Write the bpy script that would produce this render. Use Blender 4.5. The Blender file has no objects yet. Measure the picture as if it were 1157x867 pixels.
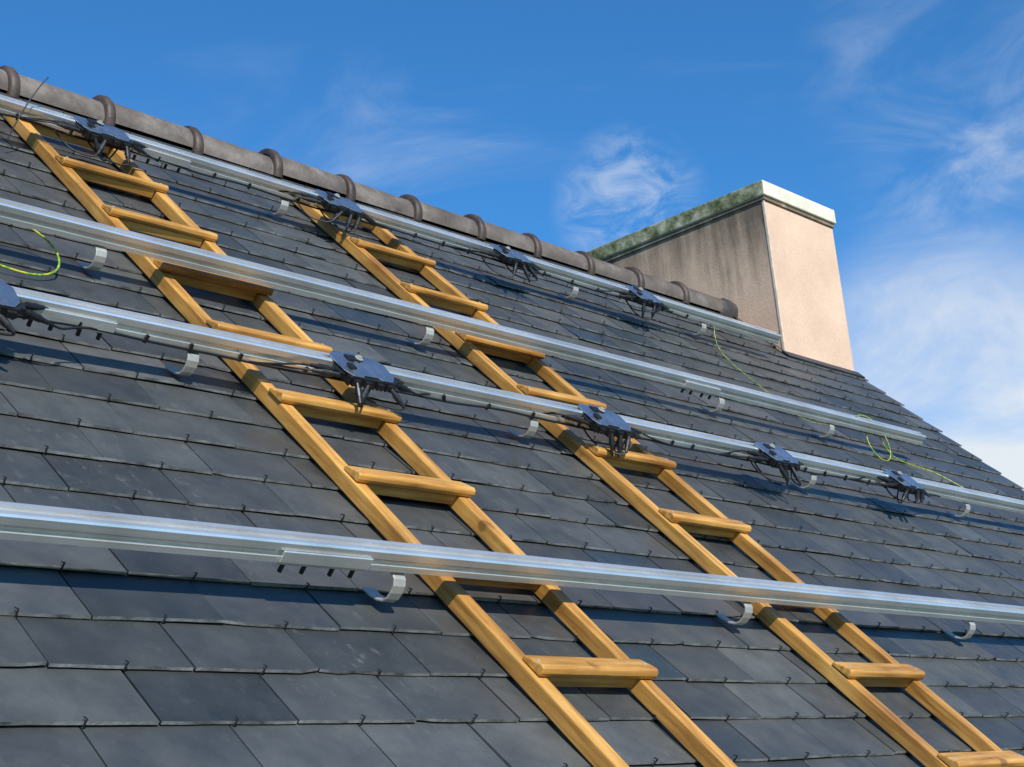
import bpy, bmesh, math, random
from mathutils import Matrix, Vector, Euler
random.seed(7)
TH=0.79
CT,ST=math.cos(TH),math.sin(TH)
H0=5.0
# roof frame: x along ridge, y up the slope, z normal to the slates
M=Matrix(((1,0,0,0),(0,CT,-ST,0),(0,ST,CT,H0),(0,0,0,1)))
scene=bpy.context.scene
col=scene.collection

# ------------------------------------------------------------ materials
def newmat(name):
    m=bpy.data.materials.new(name); m.use_nodes=True
    nt=m.node_tree; b=nt.nodes['Principled BSDF']
    return m,nt,b
def N(nt,t,**k):
    n=nt.nodes.new(t)
    for a,v in k.items(): setattr(n,a,v)
    return n
def noise(nt,scale,detail=4,rough=.55,vec=None,mapscale=None,space='Object'):
    tc=N(nt,'ShaderNodeTexCoord'); mp=N(nt,'ShaderNodeMapping')
    if mapscale: mp.inputs['Scale'].default_value=mapscale
    nt.links.new(tc.outputs[space],mp.inputs['Vector'])
    n=N(nt,'ShaderNodeTexNoise'); n.inputs['Scale'].default_value=scale
    n.inputs['Detail'].default_value=detail; n.inputs['Roughness'].default_value=rough
    nt.links.new(mp.outputs['Vector'],n.inputs['Vector'])
    return n
def ramp(nt,fac,stops):
    r=N(nt,'ShaderNodeValToRGB'); e=r.color_ramp.elements
    e[0].position=stops[0][0]; e[0].color=(*stops[0][1],1)
    e[1].position=stops[-1][0]; e[1].color=(*stops[-1][1],1)
    for p,c in stops[1:-1]:
        x=e.new(p); x.color=(*c,1)
    nt.links.new(fac,r.inputs['Fac']); return r
def bump(nt,b,h,strength,dist):
    bp=N(nt,'ShaderNodeBump'); bp.inputs['Strength'].default_value=strength; bp.inputs['Distance'].default_value=dist
    nt.links.new(h,bp.inputs['Height']); nt.links.new(bp.outputs['Normal'],b.inputs['Normal']); return bp
def mix(nt,fac,a,b,mode='MIX'):
    m=N(nt,'ShaderNodeMix',data_type='RGBA',blend_type=mode)
    for sock,v in ((m.inputs[0],fac),(m.inputs[6],a),(m.inputs[7],b)):
        if hasattr(v,'links'): nt.links.new(v,sock)
        elif isinstance(v,tuple): sock.default_value=(*v,1)
        else: sock.default_value=v
    return m.outputs[2]
def math_(nt,op,a,b=0.5,clamp=False):
    m=N(nt,'ShaderNodeMath',operation=op,use_clamp=clamp)
    for i,v in enumerate((a,b)):
        if hasattr(v,'links'): nt.links.new(v,m.inputs[i])
        else: m.inputs[i].default_value=v
    return m.outputs[0]

def mat_slate():
    m,nt,b=newmat('slate')
    at=N(nt,'ShaderNodeAttribute',attribute_name='slate_rand')
    base=ramp(nt,at.outputs['Fac'],[(0,(.036,.039,.041)),(.3,(.050,.053,.055)),(.7,(.061,.064,.065)),(.90,(.074,.077,.077)),(.965,(.086,.089,.089)),(.972,(.034,.045,.055)),(1,(.030,.042,.052))])
    n1=noise(nt,9,6,.65); n2=noise(nt,60,5,.6,mapscale=(1,.6,1)); n3=noise(nt,2.2,3); n4=noise(nt,.9,3); n5=noise(nt,220,2,.5)
    c=mix(nt,1.0,base.outputs[0],ramp(nt,n1.outputs[0],[(.3,(.74,.75,.76)),(.7,(1.27,1.26,1.23))]).outputs[0],'MULTIPLY')
    c=mix(nt,1.0,c,ramp(nt,n4.outputs[0],[(.35,(.94,.98,1.0)),(.65,(1.12,1.07,1.0))]).outputs[0],'MULTIPLY')
    sm=ramp(nt,n2.outputs[0],[(.58,(0,0,0)),(.8,(.5,.5,.5))])
    sm2=math_(nt,'MULTIPLY',sm.outputs[0],ramp(nt,n3.outputs[0],[(.42,(0,0,0)),(.62,(1,1,1))]).outputs[0])
    c=mix(nt,sm2,c,(.20,.19,.18))
    sp=ramp(nt,n5.outputs[0],[(.72,(0,0,0)),(.79,(.5,.5,.5))])
    c=mix(nt,sp.outputs[0],c,(.24,.23,.21))
    nt.links.new(c,b.inputs['Base Color'])
    rr=ramp(nt,n1.outputs[0],[(.3,(.36,.36,.36)),(.7,(.58,.58,.58))])
    fr=math_(nt,'FRACT',math_(nt,'MULTIPLY',at.outputs['Fac'],37.0))
    r1=math_(nt,'ADD',rr.outputs[0],math_(nt,'MULTIPLY',math_(nt,'SUBTRACT',fr,.5),.16))
    r2=math_(nt,'SUBTRACT',r1,math_(nt,'MULTIPLY',math_(nt,'GREATER_THAN',at.outputs['Fac'],.97),.12))
    nt.links.new(r2,b.inputs['Roughness'])
    b.inputs['Specular IOR Level'].default_value=.5
    nb=noise(nt,30,8,.62,mapscale=(1,.7,1))
    bump(nt,b,nb.outputs[0],.5,.004)
    return m
def mat_simple(name,colr,rough=.5,metal=0,bumps=None,var=.15,vs=20):
    m,nt,b=newmat(name)
    n=noise(nt,vs,5,.6)
    lo=tuple(max(0,x*(1-var)) for x in colr); hi=tuple(min(1,x*(1+var)) for x in colr)
    nt.links.new(ramp(nt,n.outputs[0],[(.3,lo),(.7,hi)]).outputs[0],b.inputs['Base Color'])
    b.inputs['Roughness'].default_value=rough; b.inputs['Metallic'].default_value=metal
    if bumps: bump(nt,b,noise(nt,bumps[0],6).outputs[0],bumps[1],bumps[2])
    return m
def mat_wood(name,ms):
    m,nt,b=newmat(name)
    g=noise(nt,1.0,6,.6,mapscale=ms); g2=noise(nt,5,3)
    c=ramp(nt,g.outputs[0],[(.28,(.29,.120,.024)),(.5,(.55,.285,.064)),(.72,(.72,.435,.13))])
    c2=mix(nt,1.0,c.outputs[0],ramp(nt,g2.outputs[0],[(.3,(.66,.58,.50)),(.65,(1.10,1.05,1.0))]).outputs[0],'MULTIPLY')
    kn=noise(nt,11,2,.5); c3=mix(nt,ramp(nt,kn.outputs[0],[(.70,(0,0,0)),(.76,(.7,.7,.7))]).outputs[0],c2,(.16,.07,.02))
    nt.links.new(c3,b.inputs['Base Color']); b.inputs['Roughness'].default_value=.5
    bump(nt,b,g.outputs[0],.3,.002)
    return m
def mat_alu():
    m,nt,b=newmat('aluminium_rail')
    g=noise(nt,1,5,.6,mapscale=(2,400,400)); g2=noise(nt,5,6,.65); g3=noise(nt,1,5,.6,mapscale=(9,60,60))
    c=ramp(nt,g2.outputs[0],[(.3,(.70,.69,.66)),(.7,(.95,.94,.91))])
    c=mix(nt,ramp(nt,g3.outputs[0],[(.60,(0,0,0)),(.75,(.45,.45,.45))]).outputs[0],c.outputs[0],(.48,.47,.45))
    nt.links.new(c,b.inputs['Base Color'])
    b.inputs['Metallic'].default_value=.74
    nt.links.new(ramp(nt,g.outputs[0],[(.3,(.24,.24,.24)),(.7,(.42,.42,.42))]).outputs[0],b.inputs['Roughness'])
    bump(nt,b,g.outputs[0],.18,.001)
    return m
SLATE=mat_slate()
EDGE=mat_simple('slate_cut_edge',(.185,.185,.18),.7,0,(200,.5,.002),.75,22)
DECK=mat_simple('underlay',(.012,.012,.013),.9)
HOOKM=mat_simple('slate_hook_steel',(.045,.045,.045),.4,.3)
ALU=mat_alu()
STEEL=mat_simple('stainless_steel',(.55,.52,.47),.48,.5,(120,.1,.001),.15)
BLACK=mat_simple('black_plastic',(.012,.012,.013),.42,0,None,.3,30)
CABLE=mat_simple('black_cable',(.010,.010,.011),.45)
PLATE=mat_simple('inverter_plate',(.52,.56,.61),.27,.92,(60,.2,.002),.2,14)
WOODL=mat_wood('larch_stringer',(70,5,70)); WOODR=mat_wood('larch_rung',(5,70,70))
def mat_earth():
    m,nt,b=newmat('earth_cable'); 
    tc=N(nt,'ShaderNodeTexCoord'); w=noise(nt,60,1)
    nt.links.new(ramp(nt,w.outputs[0],[(.48,(.16,.34,.03)),(.52,(.50,.50,.04))]).outputs[0],b.inputs['Base Color'])
    b.inputs['Roughness'].default_value=.45; return m
EARTH=mat_earth()
def mat_ridge():
    m,nt,b=newmat('ridge_clay')
    n=noise(nt,7,7,.7); n2=noise(nt,45,5,.7)
    c=ramp(nt,n.outputs[0],[(.3,(.060,.046,.037)),(.5,(.120,.096,.080)),(.72,(.23,.195,.17))])
    c2=mix(nt,ramp(nt,n2.outputs[0],[(.55,(0,0,0)),(.75,(.6,.6,.6))]).outputs[0],c.outputs[0],(.05,.044,.035))
    nt.links.new(c2,b.inputs['Base Color']); b.inputs['Roughness'].default_value=.7
    bump(nt,b,n2.outputs[0],.5,.004); return m
RIDGE=mat_ridge()
COLLAR=mat_simple('ridge_collar_clay',(.064,.043,.033),.55,0,(50,.5,.004),.5,14)
MORTAR=mat_simple('lead_flashing',(.045,.042,.042),.6,0,(25,.6,.01),.4,9)
def mat_render(name,base,dirt,lo,hi,zt,fine=.12):
    m,nt,b=newmat(name)
    tc=N(nt,'ShaderNodeTexCoord'); sp=N(nt,'ShaderNodeSeparateXYZ'); nt.links.new(tc.outputs['Object'],sp.inputs[0])
    st=noise(nt,1,6,.65,mapscale=(11,11,1.2)); f=noise(nt,110,4,.7); big=noise(nt,3.2,6,.62)
    mr=N(nt,'ShaderNodeMapRange'); mr.inputs[1].default_value=zt-.75; mr.inputs[2].default_value=zt; nt.links.new(sp.outputs[2],mr.inputs[0])
    s=math_(nt,'ADD',math_(nt,'MULTIPLY',mr.outputs[0],.45),math_(nt,'MULTIPLY',st.outputs[0],.6))
    s=math_(nt,'ADD',s,math_(nt,'MULTIPLY',big.outputs[0],.45))
    fac=ramp(nt,s,[(lo,(0,0,0)),(hi,(1,1,1))])
    c=mix(nt,fac.outputs[0],base,dirt)
    c=mix(nt,1.0,c,ramp(nt,f.outputs[0],[(.3,(1-fine,)*3),(.7,(1+fine,)*3)]).outputs[0],'MULTIPLY')
    c=mix(nt,1.0,c,ramp(nt,big.outputs[0],[(.3,(.88,.87,.86)),(.7,(1.08,1.08,1.08))]).outputs[0],'MULTIPLY')
    nt.links.new(c,b.inputs['Base Color']); b.inputs['Roughness'].default_value=.9
    bump(nt,b,f.outputs[0],.5,.004); return m

# ------------------------------------------------------------ helpers
def mesh_obj(name,verts,faces,mats,parent=None,mi=None,smooth=False,mat_world=None):
    me=bpy.data.meshes.new(name); me.from_pydata(verts,[],faces)
    for m in mats: me.materials.append(m)
    if mi: me.polygons.foreach_set('material_index',mi)
    if smooth: me.polygons.foreach_set('use_smooth',[True]*len(faces))
    me.update()
    o=bpy.data.objects.new(name,me); col.objects.link(o)
    if parent: o.parent=parent
    elif mat_world is not None: o.matrix_world=mat_world
    return o
def empty(name,mat=Matrix()):
    e=bpy.data.objects.new(name,None); col.objects.link(e); e.matrix_world=mat; e.empty_display_size=.2; return e
def bevel(o,w=.002,seg=2):
    md=o.modifiers.new('bevel','BEVEL'); md.width=w; md.segments=seg; md.limit_method='ANGLE'; md.angle_limit=math.radians(35)
class Geo:
    def __init__(s): s.v=[];s.f=[];s.mi=[]
    def box(s,c,size,rot=None,mi=0):
        b=len(s.v); c=Vector(c)
        for x in(-.5,.5):
            for y in(-.5,.5):
                for z in(-.5,.5):
                    p=Vector((x*size[0],y*size[1],z*size[2]))
                    if rot: p=rot@p
                    s.v.append(c+p)
        for f in((0,1,3,2),(4,6,7,5),(0,4,5,1),(2,3,7,6),(0,2,6,4),(1,5,7,3)):
            s.f.append(tuple(b+i for i in f)); s.mi.append(mi)
    def prism(s,outline,axis0,axis1,mapf,mi=0):
        b=len(s.v);n=len(outline)
        for t in(axis0,axis1):
            for p in outline: s.v.append(Vector(mapf(t,p)))
        for i in range(n):
            j=(i+1)%n; s.f.append((b+i,b+j,b+n+j,b+n+i)); s.mi.append(mi)
        s.f.append(tuple(b+i for i in reversed(range(n)))); s.mi.append(mi)
        s.f.append(tuple(b+n+i for i in range(n))); s.mi.append(mi)
    def cyl(s,p0,p1,r0,r1=None,seg=12,mi=0):
        r1=r0 if r1 is None else r1
        p0=Vector(p0);p1=Vector(p1);d=(p1-p0).normalized()
        u=d.orthogonal().normalized();w=d.cross(u);b=len(s.v)
        for p,r in((p0,r0),(p1,r1)):
            for i in range(seg):
                a=2*math.pi*i/seg; s.v.append(p+u*math.cos(a)*r+w*math.sin(a)*r)
        for i in range(seg):
            j=(i+1)%seg; s.f.append((b+i,b+j,b+seg+j,b+seg+i)); s.mi.append(mi)
        s.f.append(tuple(b+i for i in reversed(range(seg)))); s.mi.append(mi)
        s.f.append(tuple(b+seg+i for i in range(seg))); s.mi.append(mi)
    def obj(s,name,mats,parent=None,smooth=False,mw=None):
        o=mesh_obj(name,[tuple(v) for v in s.v],s.f,mats,parent,s.mi,smooth,mw)
        bm=bmesh.new(); bm.from_mesh(o.data); bmesh.ops.recalc_face_normals(bm,faces=bm.faces); bm.to_mesh(o.data); bm.free()
        return o
def curve(name,splines,r,mat,parent=None,mw=None):
    cu=bpy.data.curves.new(name,'CURVE'); cu.dimensions='3D'; cu.bevel_depth=r; cu.bevel_resolution=2; cu.resolution_u=6
    for pts in splines:
        sp=cu.splines.new('NURBS'); sp.points.add(len(pts)-1)
        for i,p in enumerate(pts): sp.points[i].co=(*p,1)
        sp.order_u=min(4,len(pts)); sp.use_endpoint_u=True
    cu.materials.append(mat); cu.use_fill_caps=True
    o=bpy.data.objects.new(name,cu); col.objects.link(o)
    if parent: o.parent=parent
    elif mw is not None: o.matrix_world=mw
    return o

# ------------------------------------------------------------ house
VERGE=6.50; LEFT=-3.0; EAVE=-1.3; APEX=4.385
house=empty('house',M)
EXP=.12; SW=.2355; GAP=.0034; SL=.205; T=.0052
verts=[];faces=[];mi=[];rnd=[]
hk=Geo()
row0=int((EAVE-1.51)/EXP)
r=row0
while True:
    b0=1.51+r*EXP
    if b0>APEX-.03: break
    off=1.21+(SW/2 if r%2==0 else 0)   # left edges of this course
    k=int((LEFT-off)/SW)-1
    while True:
        a0=off+k*SW; k+=1
        if a0>VERGE-.01: break
        if a0<LEFT: continue
        a1=min(a0+SW-GAP,VERGE)
        a0+=random.uniform(-.0010,.0010); a1+=random.uniform(-.0010,.0010)
        bj=random.gauss(0,.0012); bs=random.gauss(0,.0012)
        lift=abs(random.gauss(0,.0012)); ls=random.gauss(0,.0016)
        top=min(b0+SL,APEX)
        n=7; base=len(verts); rv=random.random()
        cb=.0132+lift
        sl=(cb-(-.0005))/SL
        xs=[a0+(a1-a0)*i/(n-1) for i in range(n)]
        chips=[random.uniform(-.0006,.0006) for _ in xs]
        if random.random()<.08: chips[0]+=random.uniform(.003,.007)
        if random.random()<.08: chips[-1]+=random.uniform(.003,.007)
        if random.random()<.04: chips[random.randrange(1,6)]+=.003
        for i,x in enumerate(xs):
            t=i/(n-1)-.5; y=b0+bj+bs*t+chips[i]
            verts.append((x,y+.0006,cb+ls*t)); verts.append((x,y,cb+ls*t-T)) 
        for i,x in enumerate(xs):
            verts.append((x,top,-.0005+(b0+SL-top)*sl))
        verts.append((a0,top,-.0005-T+(b0+SL-top)*sl)); verts.append((a1,top,-.0005-T+(b0+SL-top)*sl))
        for i in range(n-1):
            B=base
            faces.append((B+2*i,B+2*i+2,B+2*n+i+1,B+2*n+i)); mi.append(0); rnd.append(rv)
            faces.append((B+2*i+1,B+2*i+3,B+2*i+2,B+2*i)); mi.append(1); rnd.append(rv)
        faces.append((base,base+2*n,base+3*n,base+1)); mi.append(0); rnd.append(rv)
        faces.append((base+2*n-2,base+2*n-1,base+3*n+1,base+3*n-1)); mi.append(0); rnd.append(rv)
        if a0+SW/2<VERGE-.02:
            # wire hook: shank up through the joint below, small crook over the edge of the slate
            am=a0+SW/2+random.gauss(0,.0012); hh=random.uniform(.006,.012); lean=random.gauss(0,.0014)
            y0=b0+bj-.0024
            hk.cyl((am,y0+.0002,cb-T-.001),(am+lean,y0-.001,cb+hh),.0016,seg=6)
            hk.cyl((am+lean,y0-.001,cb+hh-.0005),(am+lean*1.5,y0+.007,cb+hh*.5+.001),.0016,.0012,seg=6)
    r+=1
slates=mesh_obj('slates',verts,faces,[SLATE,EDGE],house,mi)
at=slates.data.attributes.new('slate_rand','FLOAT','FACE'); at.data.foreach_set('value',rnd)
hk.obj('slate_hooks',[HOOKM],house)
g=Geo(); g.box(((LEFT+VERGE)/2,(EAVE+APEX)/2-.02,-.035),(VERGE-LEFT-.01,APEX-EAVE-.03,.05)); g.obj('roof_deck',[DECK],house)
inv=M.inverted()
ya,za=CT*APEX,H0+ST*APEX
ye,ze=CT*EAVE,H0+ST*EAVE
WALL=mat_render('wall_render',(.62,.56,.48),(.35,.32,.28),.9,1.4,ze)
house_w=empty('house_body'); house_w.parent=house; house_w.matrix_parent_inverse=inv
def wprism(name,outline,x0,x1,mat,parent):
    g=Geo(); g.prism(outline,x0,x1,lambda t,p:(t,p[0],p[1])); o=g.obj(name,[mat],parent); return o
yb=2*ya-ye
wprism('walls',[(ye+.3,0),(yb-.3,0),(yb-.3,ze+.12),(ya,za-.16),(ye+.3,ze+.12)],LEFT+.1,VERGE-.06,WALL,house_w)
wprism('back_slope',[(ya,za-.01),(yb,ze),(yb,ze-.06),(ya,za-.08)],LEFT,VERGE,SLATE,house_w)
# ridge tiles
g=Geo()
def halfring(x,R,seg=18,drop=.35):
    out=[]
    for i in range(seg+1):
        a=-drop+(math.pi+2*drop)*i/seg
        out.append((x,ya-math.cos(a)*R,za-.012+math.sin(a)*R))
    return out
def sweep(rings,mi,close=True):
    b=len(g.v);n=len(rings[0])
    for rg in rings: g.v+= [Vector(p) for p in rg]
    for i in range(len(rings)-1):
        for j in range(n-1):
            g.f.append((b+i*n+j,b+i*n+j+1,b+(i+1)*n+j+1,b+(i+1)*n+j)); g.mi.append(mi)
P0=2.118;PT=.334
for k in range(-15,11):
    x0=P0+k*PT+random.gauss(0,.003)
    x1=x0+PT
    if x0>5.80: break
    if x1<LEFT: continue
    jz=random.gauss(0,.003); 
    x1c=min(x1,5.85)
    sh=[]
    for x,R in((x0,.066),(x0+.004,.075),(x1c-.01,.070),(x1c+.02,.067)): sh.append([(p[0],p[1],p[2]+jz) for p in halfring(x,R)])
    sweep(sh,0)
    sh=[]
    for x,R in((x0-.022,.066),(x0-.022,.079),(x0-.016,.087),(x0+.002,.088),(x0+.012,.082),(x0+.018,.066)): sh.append([(p[0],p[1],p[2]+jz) for p in halfring(x,R,18,.5)])
    sweep(sh,1)
rt=g.obj('ridge_tiles',[RIDGE,COLLAR],house_w)
rt.data.polygons.foreach_set('use_smooth',[True]*len(rt.data.polygons))
# ------------------------------------------------------------ chimney
ch=empty('chimney')
CX0,CX1=5.85,6.456
yf=CT*3.96; zf=H0+ST*3.96; yk=yf+1.2
ztop=zf+.80
CM_F=mat_render('chimney_render_front',(.70,.485,.345),(.46,.31,.215),1.12,1.55,ztop,.10)
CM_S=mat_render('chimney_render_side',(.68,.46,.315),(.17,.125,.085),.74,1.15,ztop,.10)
CM_E=mat_simple('corner_bead',(.66,.50,.37),.85,0,(80,.4,.003),.2,30)
def cbox(name,x0,x1,y0,y1,z0,z1,mats,fm=None,bev=0):
    g=Geo(); g.box(((x0+x1)/2,(y0+y1)/2,(z0+z1)/2),(x1-x0,y1-y0,z1-z0)); 
    o=g.obj(name,mats,ch)
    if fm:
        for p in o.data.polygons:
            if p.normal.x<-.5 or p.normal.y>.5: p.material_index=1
    if bev: bevel(o,bev)
    return o
cbox('stack',CX0,CX1,yf,yk,zf-.5,ztop,[CM_F,CM_S],True)
cbox('corner_bead',CX0-.003,CX0+.008,yf-.003,yf+.008,zf-.02,ztop-.001,[CM_E])
def mat_coping():
    m,nt,b=newmat('coping')
    n=noise(nt,14,7,.7); ge=N(nt,'ShaderNodeNewGeometry'); sp=N(nt,'ShaderNodeSeparateXYZ'); nt.links.new(ge.outputs['Normal'],sp.inputs[0])
    west=math_(nt,'LESS_THAN',sp.outputs[0],-.5)
    moss=ramp(nt,n.outputs[0],[(.38,(.07,.085,.03)),(.5,(.24,.25,.13)),(.62,(.50,.47,.34))])
    cl=ramp(nt,n.outputs[0],[(.3,(.58,.53,.40)),(.6,(.78,.73,.59))])
    nt.links.new(mix(nt,west,cl.outputs[0],moss.outputs[0]),b.inputs['Base Color']); b.inputs['Roughness'].default_value=.85
    bump(nt,b,n.outputs[0],.5,.006); return m
COP=mat_coping()
cbox('coping',CX0-.020,CX1+.012,yf-.022,yk+.022,ztop,ztop+.075,[COP],None,.006)
cbox('coping_drip',CX0-.010,CX1+.006,yf-.010,yk+.010,ztop-.018,ztop-.0005,[CM_S])
g=Geo()
def blob_sweep(path,rad,seg=10):
    b=len(g.v); n=seg
    for i,(p,rr) in enumerate(zip(path,rad)):
        for j in range(n):
            a=2*math.pi*j/n; q=rr*(1+random.uniform(-.06,.06))
            g.v.append(Vector(p)+Vector((random.uniform(-.01,.01) if i else 0,math.cos(a)*q,math.sin(a)*q)))
    for i in range(len(path)-1):
        for j in range(n):
            g.f.append((b+i*n+j,b+i*n+(j+1)%n,b+(i+1)*n+(j+1)%n,b+(i+1)*n+j)); g.mi.append(0)
blob_sweep([(5.72,ya,za-.03),(5.75,ya,za-.02),(5.79,ya,za-.015),(5.82,ya,za-.012),(5.852,ya,za-.012)],[.062,.072,.075,.077,.080],16)
g.obj('lead_saddle',[MORTAR],ch,smooth=True)
g=Geo()
ch2=[(CX0-.030,3.93),(CX0-.004,3.93),(CX0-.004,APEX),(CX0-.030,APEX)]
g.v=[M@Vector((a,b,.020)) for a,b in ch2]; g.f=[(0,1,2,3)];g.mi=[0]
g.obj('side_flashing',[MORTAR],ch)
g=Geo(); R3=M.to_3x3(); g.box(M@Vector(((CX0+CX1)/2,3.95,.018)),(CX1-CX0+.05,.05,.008),R3); g.obj('apron_flashing',[MORTAR],ch)

# ------------------------------------------------------------ ladders
def ladder(name,a1,b1,W):
    e=empty(name,M)
    g=Geo(); w=.034; z0,z1=.017,.050
    for ac in(a1+.026,a1+W-.022):
        n=14; bs=[-.9+(4.10+.9)*i/n for i in range(n+1)]
        ph=random.random()*6
        base=len(g.v)
        for i,bb in enumerate(bs):
            dx=.0025*math.sin(bb*1.3+ph)
            for x,z in((-w/2,z0),(w/2,z0),(w/2,z1),(-w/2,z1)): g.v.append(Vector((ac+dx+x,bb,z)))
        for i in range(n):
            for j in range(4):
                q=base+i*4; g.f.append((q+j,q+(j+1)%4,q+4+(j+1)%4,q+4+j)); g.mi.append(0)
        g.f.append((base+3,base+2,base+1,base)); g.mi.append(0)
        q=base+n*4; g.f.append((q,q+1,q+2,q+3)); g.mi.append(0)
    o=g.obj('stringers',[WOODL],e); bevel(o,.0025,2)
    g=Geo()
    sc=Geo()
    for k in range(-1,15):
        bb=b1-k*.3099
        if bb<-.8 or bb>4.05: continue
        ol=[(-.026,.052),(.024,.0505),(.028,.056),(.024,.061),(-.006,.070),(-.018,.073),(-.026,.070),(-.028,.061)]
        sk=random.gauss(0,.004); L0=a1+.009+random.gauss(0,.003); L1=a1+W-.002+random.gauss(0,.003)
        g.prism(ol,L0,L1,lambda t,p:(t,bb+p[0]+sk*(t-L0)/W,p[1]+.0))
        g.prism([(-.020,.026),(.018,.026),(.018,.0498),(-.020,.0514)],a1+.044,a1+W-.040,lambda t,p:(t,bb+p[0],p[1]))
        for x in(a1+.026,a1+W-.022):
            sc.cyl((x,bb-.004,.066),(x,bb-.004,.0712),.0035,seg=8)
    o=g.obj('rungs',[WOODR],e); bevel(o,.003,2)
    sc.obj('screws',[STEEL],e)
    return e
ladder('roof_ladder',1.971,3.650,.342)
ladder('roof_ladder.001',3.009,3.666,.342)

# ------------------------------------------------------------ rails
RC0,RC1=.092,.132
def rail(name,b,x0,x1,hooks,splices,seed):
    w=.018
    ol=[(-w,RC0),(-.007,RC0),(-.007,RC0+.007),(.007,RC0+.007),(.007,RC0),(w,RC0),
        (w,RC0+.013),(w-.005,RC0+.015),(w-.005,RC0+.024),(w,RC0+.026),(w,RC1-.001),(w-.001,RC1),
        (.006,RC1),(.006,RC1-.009),(-.006,RC1-.009),(-.006,RC1),(-w+.003,RC1),(-w,RC1-.003),
        (-w,RC0+.024),(-w+.0060,RC0+.022),(-w+.0060,RC0+.013),(-w,RC0+.011)]
    ol=ol[::-1]
    g=Geo()
    g.prism(ol,x0,x1,lambda t,p:(t,b+p[0],p[1]))
    o=g.obj(name,[ALU],None,mw=M)
    for i,a in enumerate(hooks):
        g=Geo(); hw=.0140; t=.0045
        path=[(.035,.0205),(.012,.0225),(-.008,.0275),(-.021,.0345),(-.0285,.045),(-.0300,.058),(-.0285,.071),(-.022,.081),(-.008,.0865),(.014,.0880)]
        outer=[];inner=[]
        for j,p in enumerate(path):
            q0=Vector(path[max(0,j-1)]);q1=Vector(path[min(len(path)-1,j+1)]);d=(q1-q0).normalized();nn=Vector((-d.y,d.x))
            outer.append(Vector(p)+nn*t/2); inner.append(Vector(p)-nn*t/2)
        oo=outer+inner[::-1]
        g.prism([tuple(p) for p in oo],a-hw,a+hw,lambda tt,p:(tt,b+p[0],p[1]))
        g.cyl((a,b-.0,.080),(a,b-.0,.0915),.007,seg=6)
        h=g.obj('roof_hook_%d'%(i+1),[STEEL],o); bevel(h,.0012,2)
    for i,a in enumerate(splices):
        g=Geo(); g.box((a,b-.0215,.106),(.19,.004,.022)); g.box((a,b,.0885),(.19,.030,.005))
        h=g.obj('splice_%d'%(i+1),[ALU],o); bevel(h,.001,1)
        g=Geo()
        for s in(-.075,-.03,.03,.075):
            g.cyl((a+s,b-.01,.0865),(a+s,b-.01,.070),.0045,seg=6)
        g.obj('splice_bolts_%d'%(i+1),[BLACK],o)
    return o
rail('mounting_rail',3.815,-1.2,5.51,[.73,1.79,2.81,4.18,4.98],[2.35],1)
rail('mounting_rail.001',2.984,-1.2,5.528,[.73,1.79,2.82,4.18,4.87],[4.05],2)
rail('mounting_rail.002',2.499,-1.2,5.95,[.74,1.79,2.83,4.13,5.15],[1.5],3)
rail('mounting_rail.003',1.7075,-1.2,5.95,[.76,1.81,2.86,3.91,4.96],[1.635],4)

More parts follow.
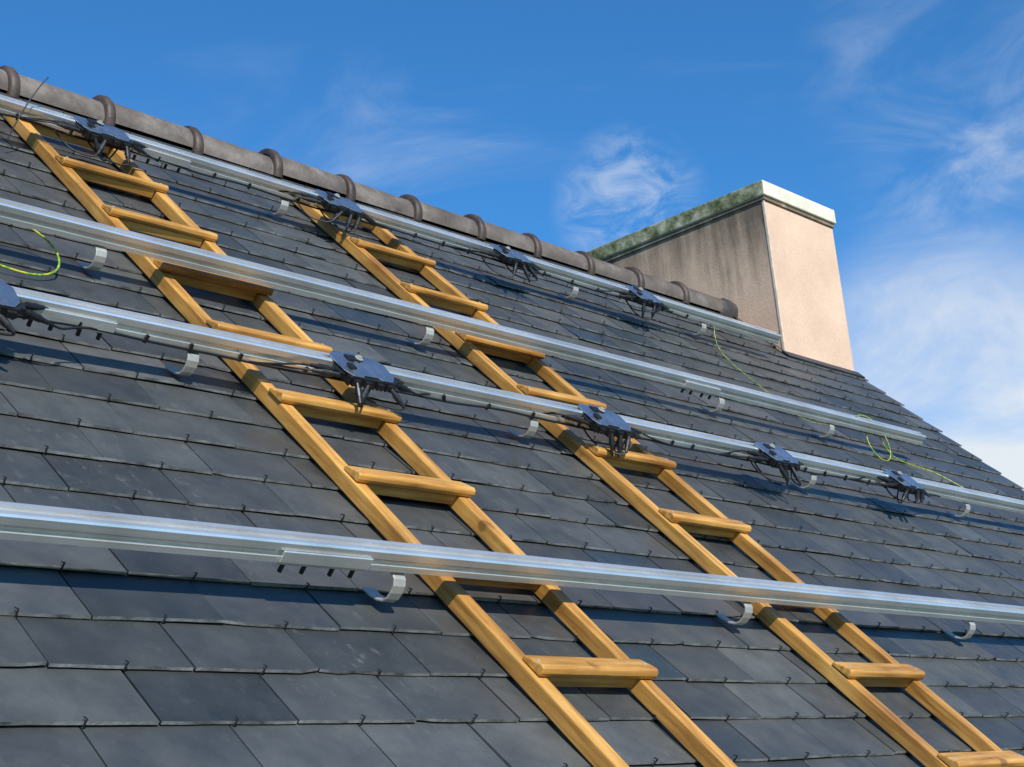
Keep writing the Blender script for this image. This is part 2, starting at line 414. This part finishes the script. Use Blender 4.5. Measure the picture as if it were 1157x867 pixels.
# ------------------------------------------------------------ microinverters
def inverter(name,a,b,rz,seed):
    rn=random.Random(seed)
    e=empty(name,M@Matrix.Translation((a,b,RC1+.001))@Matrix.Rotation(rz,4,'Z')@Matrix.Rotation(rn.uniform(.0,.06),4,'X')@Matrix.Scale(.93,4))
    g=Geo()
    ol=[(-.085,-.060),(-.066,-.084),(-.034,-.084),(-.028,-.074),(.020,-.074),(.026,-.084),(.060,-.084),(.082,-.058),(.088,.000),(.070,.024),(.034,.024),(.026,.034),(-.022,.034),(-.030,.024),(-.070,.024),(-.088,.004)]
    g.prism(ol,.001,.004,lambda t,p:(p[0],p[1],t))
    for s in(-.048,-.016,.016,.048): g.box((s,-.030,.0052),(.010,.070,.0024))
    o=g.obj('plate',[PLATE],e); bevel(o,.0012,2)
    g=Geo(); g.box((0,-.055,-.011),(.150,.060,.022)); 
    for s in range(-5,6): g.box((s*.0135,-.055,-.025),(.004,.056,.006))
    g.box((-.020,.0,.007),(.04,.024,.006))
    for sx in(-.055,-.018,.022,.057): g.box((sx,-.088,-.012),(.020,.012,.016))
    g.box((.084,-.05,-.011),(.022,.040,.016)); g.box((-.084,-.048,-.011),(.022,.036,.016))
    g.box((-.052,-.045,.0085),(.020,.022,.006))
    o=g.obj('body',[BLACK],e); bevel(o,.003,2)
    g=Geo(); g.cyl((0,0,.010),(0,0,.016),.007,seg=6); g.cyl((0,0,.0098),(0,0,.0115),.011,seg=16); g.obj('bolt',[STEEL],e)
    g=Geo(); sp=[]
    def conn(p0,d,k=1.0):
        d=d.normalized(); p1=p0+d*.018*k; p2=p1+d*.026*k; p3=p2+d*.022*k
        g.cyl(p0,p1,.0055,.0062); g.cyl(p1,p2,.0080,.0080); g.cyl(p2,p3,.0068,.0045)
        g.box(p1+d*.013*k,(.018,.006,.008),Vector((0,-1,0)).rotation_difference(d).to_matrix())
        return p3
    for sx in(-1,1):
        for q in range(2):
            p0=Vector((sx*.092,-.040-.022*q,-.012)); d=Vector((sx,rn.uniform(.0,.4),rn.uniform(-.30,.0)))
            p3=conn(p0,d); d.normalize()
            sp.append([p3-d*.004,p3+d*.02,p3+d*.04+Vector((0,.008,-.008)),Vector((sx*.26,-.024,-.035)),Vector((sx*.32,-.023,-.040))])
    for sx in rn.sample((-.055,-.018,.022,.057),3):
        d=Vector((rn.uniform(-.9,.5),-.5,rn.uniform(-.9,-.2))); p3=conn(Vector((sx,-.092,-.012)),d,.8); d.normalize()
        s=rn.choice((-1,1)); q=p3+d*.012; q.z=max(q.z,-.095)
        sp.append([p3-d*.004,q,Vector((q.x+s*.03,q.y+.02,max(q.z-.012,-.100))),Vector((q.x+s*.07,-.06,-.07)),Vector((q.x+s*.10,-.03,-.04))])
    g.obj('connectors',[BLACK],e)
    curve('pigtails',sp,.0027,CABLE,e)
    return e
units=[(2.14,3.815,.05),(3.00,3.815,-.05),(3.79,3.815,.03),(4.54,3.815,.06),
       (1.29,2.499,0),(2.22,2.499,.04),(3.07,2.499,-.04),(3.87,2.499,.05),(4.63,2.499,0)]
for i,(a,b,rz) in enumerate(units):
    inverter('microinverter' if i==0 else 'microinverter.%03d'%i,a,b,rz,100+i)
# trunk cables clipped tight under the rails
def trunk(b,a0,a1,seed,name):
    rn=random.Random(seed); pts=[];g=Geo(); a=a0
    while a<a1:
        pts.append((a,b-.021+rn.uniform(-.002,.001),.092+rn.uniform(-.006,.004))); a+=rn.uniform(.06,.13)
    a=a0
    o=curve(name,[pts],.0030,CABLE,None,M)
    while a<a1:
        g.box((a,b-.021,.096),(.006,.006,.018),Matrix.Rotation(rn.gauss(0,.2),3,'Y')); a+=rn.uniform(.09,.2)
    g.obj('cable_clips',[BLACK],o)
trunk(3.815,-1.1,4.9,5,'trunk_cable')
trunk(2.499,-1.1,4.75,6,'trunk_cable.001')
curve('wire_tail',[[(1.86,3.72,.05),(1.88,3.75,.11),(1.91,3.79,.17),(1.95,3.82,.22)]],.0020,CABLE,None,M)
# earth cables
curve('earth_cable',[[(1.40,2.975,.088),(1.54,3.03,.085),(1.64,3.05,.075),(1.71,3.00,.05),(1.69,2.91,.03),(1.61,2.86,.024),(1.51,2.87,.03),(1.40,2.90,.045),(1.30,2.97,.088)]],.0026,EARTH,None,M)
curve('earth_cable.001',[[(5.02,2.99,.135),(5.10,3.02,.142),(5.20,3.00,.13),(5.27,2.94,.07),(5.24,2.88,.025),(5.15,2.88,.025),(5.11,2.95,.06),(5.16,3.02,.11),(5.24,3.00,.09),(5.30,2.93,.024),(5.45,2.91,.020),(5.60,2.90,.020),(5.68,2.80,.02),(5.70,2.62,.03),(5.69,2.52,.088)]],.0020,EARTH,None,M)
curve('earth_cable.002',[[(5.05,3.80,.09),(5.03,3.74,.03),(4.98,3.6,.020),(4.97,3.4,.020),(4.93,3.2,.020),(4.92,3.05,.03),(4.94,2.99,.09)]],.0013,EARTH,None,M)

# ------------------------------------------------------------ ground
m,nt,b=newmat('grass')
n=noise(nt,.4,6); n2=noise(nt,12,4)
c=ramp(nt,n.outputs[0],[(.3,(.03,.055,.015)),(.7,(.07,.10,.03))])
nt.links.new(mix(nt,1.0,c.outputs[0],ramp(nt,n2.outputs[0],[(.3,(.7,.7,.7)),(.7,(1.2,1.2,1.2))]).outputs[0],'MULTIPLY'),b.inputs['Base Color'])
b.inputs['Roughness'].default_value=.95
mesh_obj('ground',[(-1500,-1500,0),(1500,-1500,0),(1500,1500,0),(-1500,1500,0)],[(0,1,2,3)],[m])

# ------------------------------------------------------------ light
EL=math.radians(31); AZ=math.radians(20)   # azimuth from -Y toward -X
s=Vector((-math.sin(AZ)*math.cos(EL),-math.cos(AZ)*math.cos(EL),math.sin(EL)))
L=bpy.data.lights.new('sun','SUN'); L.energy=5.0; L.angle=math.radians(.5); L.color=(1,.95,.87)
lo=bpy.data.objects.new('sun',L); col.objects.link(lo); lo.rotation_euler=s.to_track_quat('Z','Y').to_euler(); lo.location=(0,-5,12)
w=bpy.data.worlds.new('World'); scene.world=w; w.use_nodes=True; nt=w.node_tree
bg=nt.nodes['Background']; sky=N(nt,'ShaderNodeTexSky',sky_type='NISHITA'); sky.sun_disc=False
sky.sun_elevation=EL; sky.sun_rotation=math.atan2(s.x,s.y); sky.air_density=1.0; sky.dust_density=.35; sky.ozone_density=2.5; sky.altitude=50
tc=N(nt,'ShaderNodeTexCoord')
def wdot(d,lo_,hi_):
    vm=N(nt,'ShaderNodeVectorMath',operation='DOT_PRODUCT'); nm=N(nt,'ShaderNodeVectorMath',operation='NORMALIZE')
    nt.links.new(tc.outputs['Generated'],nm.inputs[0]); nt.links.new(nm.outputs[0],vm.inputs[0]); vm.inputs[1].default_value=Vector(d).normalized()
    mr=N(nt,'ShaderNodeMapRange',interpolation_type='SMOOTHSTEP'); mr.inputs[1].default_value=math.cos(math.radians(lo_)); mr.inputs[2].default_value=math.cos(math.radians(hi_))
    nt.links.new(vm.outputs['Value'],mr.inputs[0]); return mr.outputs[0]
def cn(scale,ms,rot,det=7,rough=.6,dist=.6):
    mp=N(nt,'ShaderNodeMapping'); mp.inputs['Scale'].default_value=ms; mp.inputs['Rotation'].default_value=rot
    nt.links.new(tc.outputs['Generated'],mp.inputs[0]); n=N(nt,'ShaderNodeTexNoise'); n.inputs['Scale'].default_value=scale; n.inputs['Detail'].default_value=det; n.inputs['Roughness'].default_value=rough; n.inputs['Distortion'].default_value=dist
    nt.links.new(mp.outputs[0],n.inputs[0]); return n.outputs[0]
streak=cn(3.5,(1.6,1.2,5.0),(.0,.5,.3)); puff=cn(5,(1,1,1.9),(0,.4,0),9,.6,.5); wisp=cn(8,(1.2,1,2.6),(.2,.7,.1),8,.60,.7)
wfine=cn(22,(1.3,1,2.2),(.1,.6,.2),8,.62,.8)
def smooth(v,a,b_):
    mr=N(nt,'ShaderNodeMapRange',interpolation_type='SMOOTHSTEP'); mr.inputs[1].default_value=a; mr.inputs[2].default_value=b_; nt.links.new(v,mr.inputs[0]); return mr.outputs[0]
def mul(a,b_): return math_(nt,'MULTIPLY',a,b_)
def add(a,b_): return math_(nt,'ADD',a,b_,True)
m_low=wdot((.885,.421,.190),10,1.5); m_up=wdot((.838,.350,.419),7,1); m_mid=wdot((.875,.39,.310),6,1)
m_w=wdot((.737,.553,.384),3.2,.1); m_r=wdot((.66,.65,.370),8,2)
cl=mul(m_low,add(smooth(puff,.25,.66),.40))
cl=add(cl,mul(mul(m_up,smooth(wisp,.40,.85)),.36))
cl=add(cl,mul(mul(m_mid,smooth(wisp,.40,.80)),.30))
cl=add(cl,mul(mul(m_w,smooth(wfine,.36,.70)),.42))
cl=add(cl,mul(mul(m_r,smooth(streak,.48,.78)),.26))
cl=add(cl,mul(smooth(streak,.52,.9),.10))
tint=mix(nt,1.0,sky.outputs[0],(.46,1.20,1.76),'MULTIPLY')
out=mix(nt,cl,tint,(8.1,8.7,9.4))
nt.links.new(out,bg.inputs['Color']); bg.inputs['Strength'].default_value=.096

# ------------------------------------------------------------ camera
R=[(.6877,-.5673,.4530),(.1496,-.4999,-.8531),(.7104,.6545,-.2589)]
r3=M.to_3x3()
x=(r3@Vector(R[0])).normalized(); z=-(r3@Vector(R[2])).normalized(); y=z.cross(x).normalized(); x=y.cross(z)
cm=bpy.data.cameras.new('camera'); cm.sensor_width=36; cm.lens=36*1733.1/1157; cm.clip_start=.05; cm.clip_end=6000
co=bpy.data.objects.new('camera',cm); col.objects.link(co)
loc=M@Vector((0,0,1.15))
co.matrix_world=Matrix(((x.x,y.x,z.x,loc.x),(x.y,y.y,z.y,loc.y),(x.z,y.z,z.z,loc.z),(0,0,0,1)))
scene.camera=co
scene.view_settings.view_transform='Standard'; scene.view_settings.look='None'; scene.view_settings.exposure=0
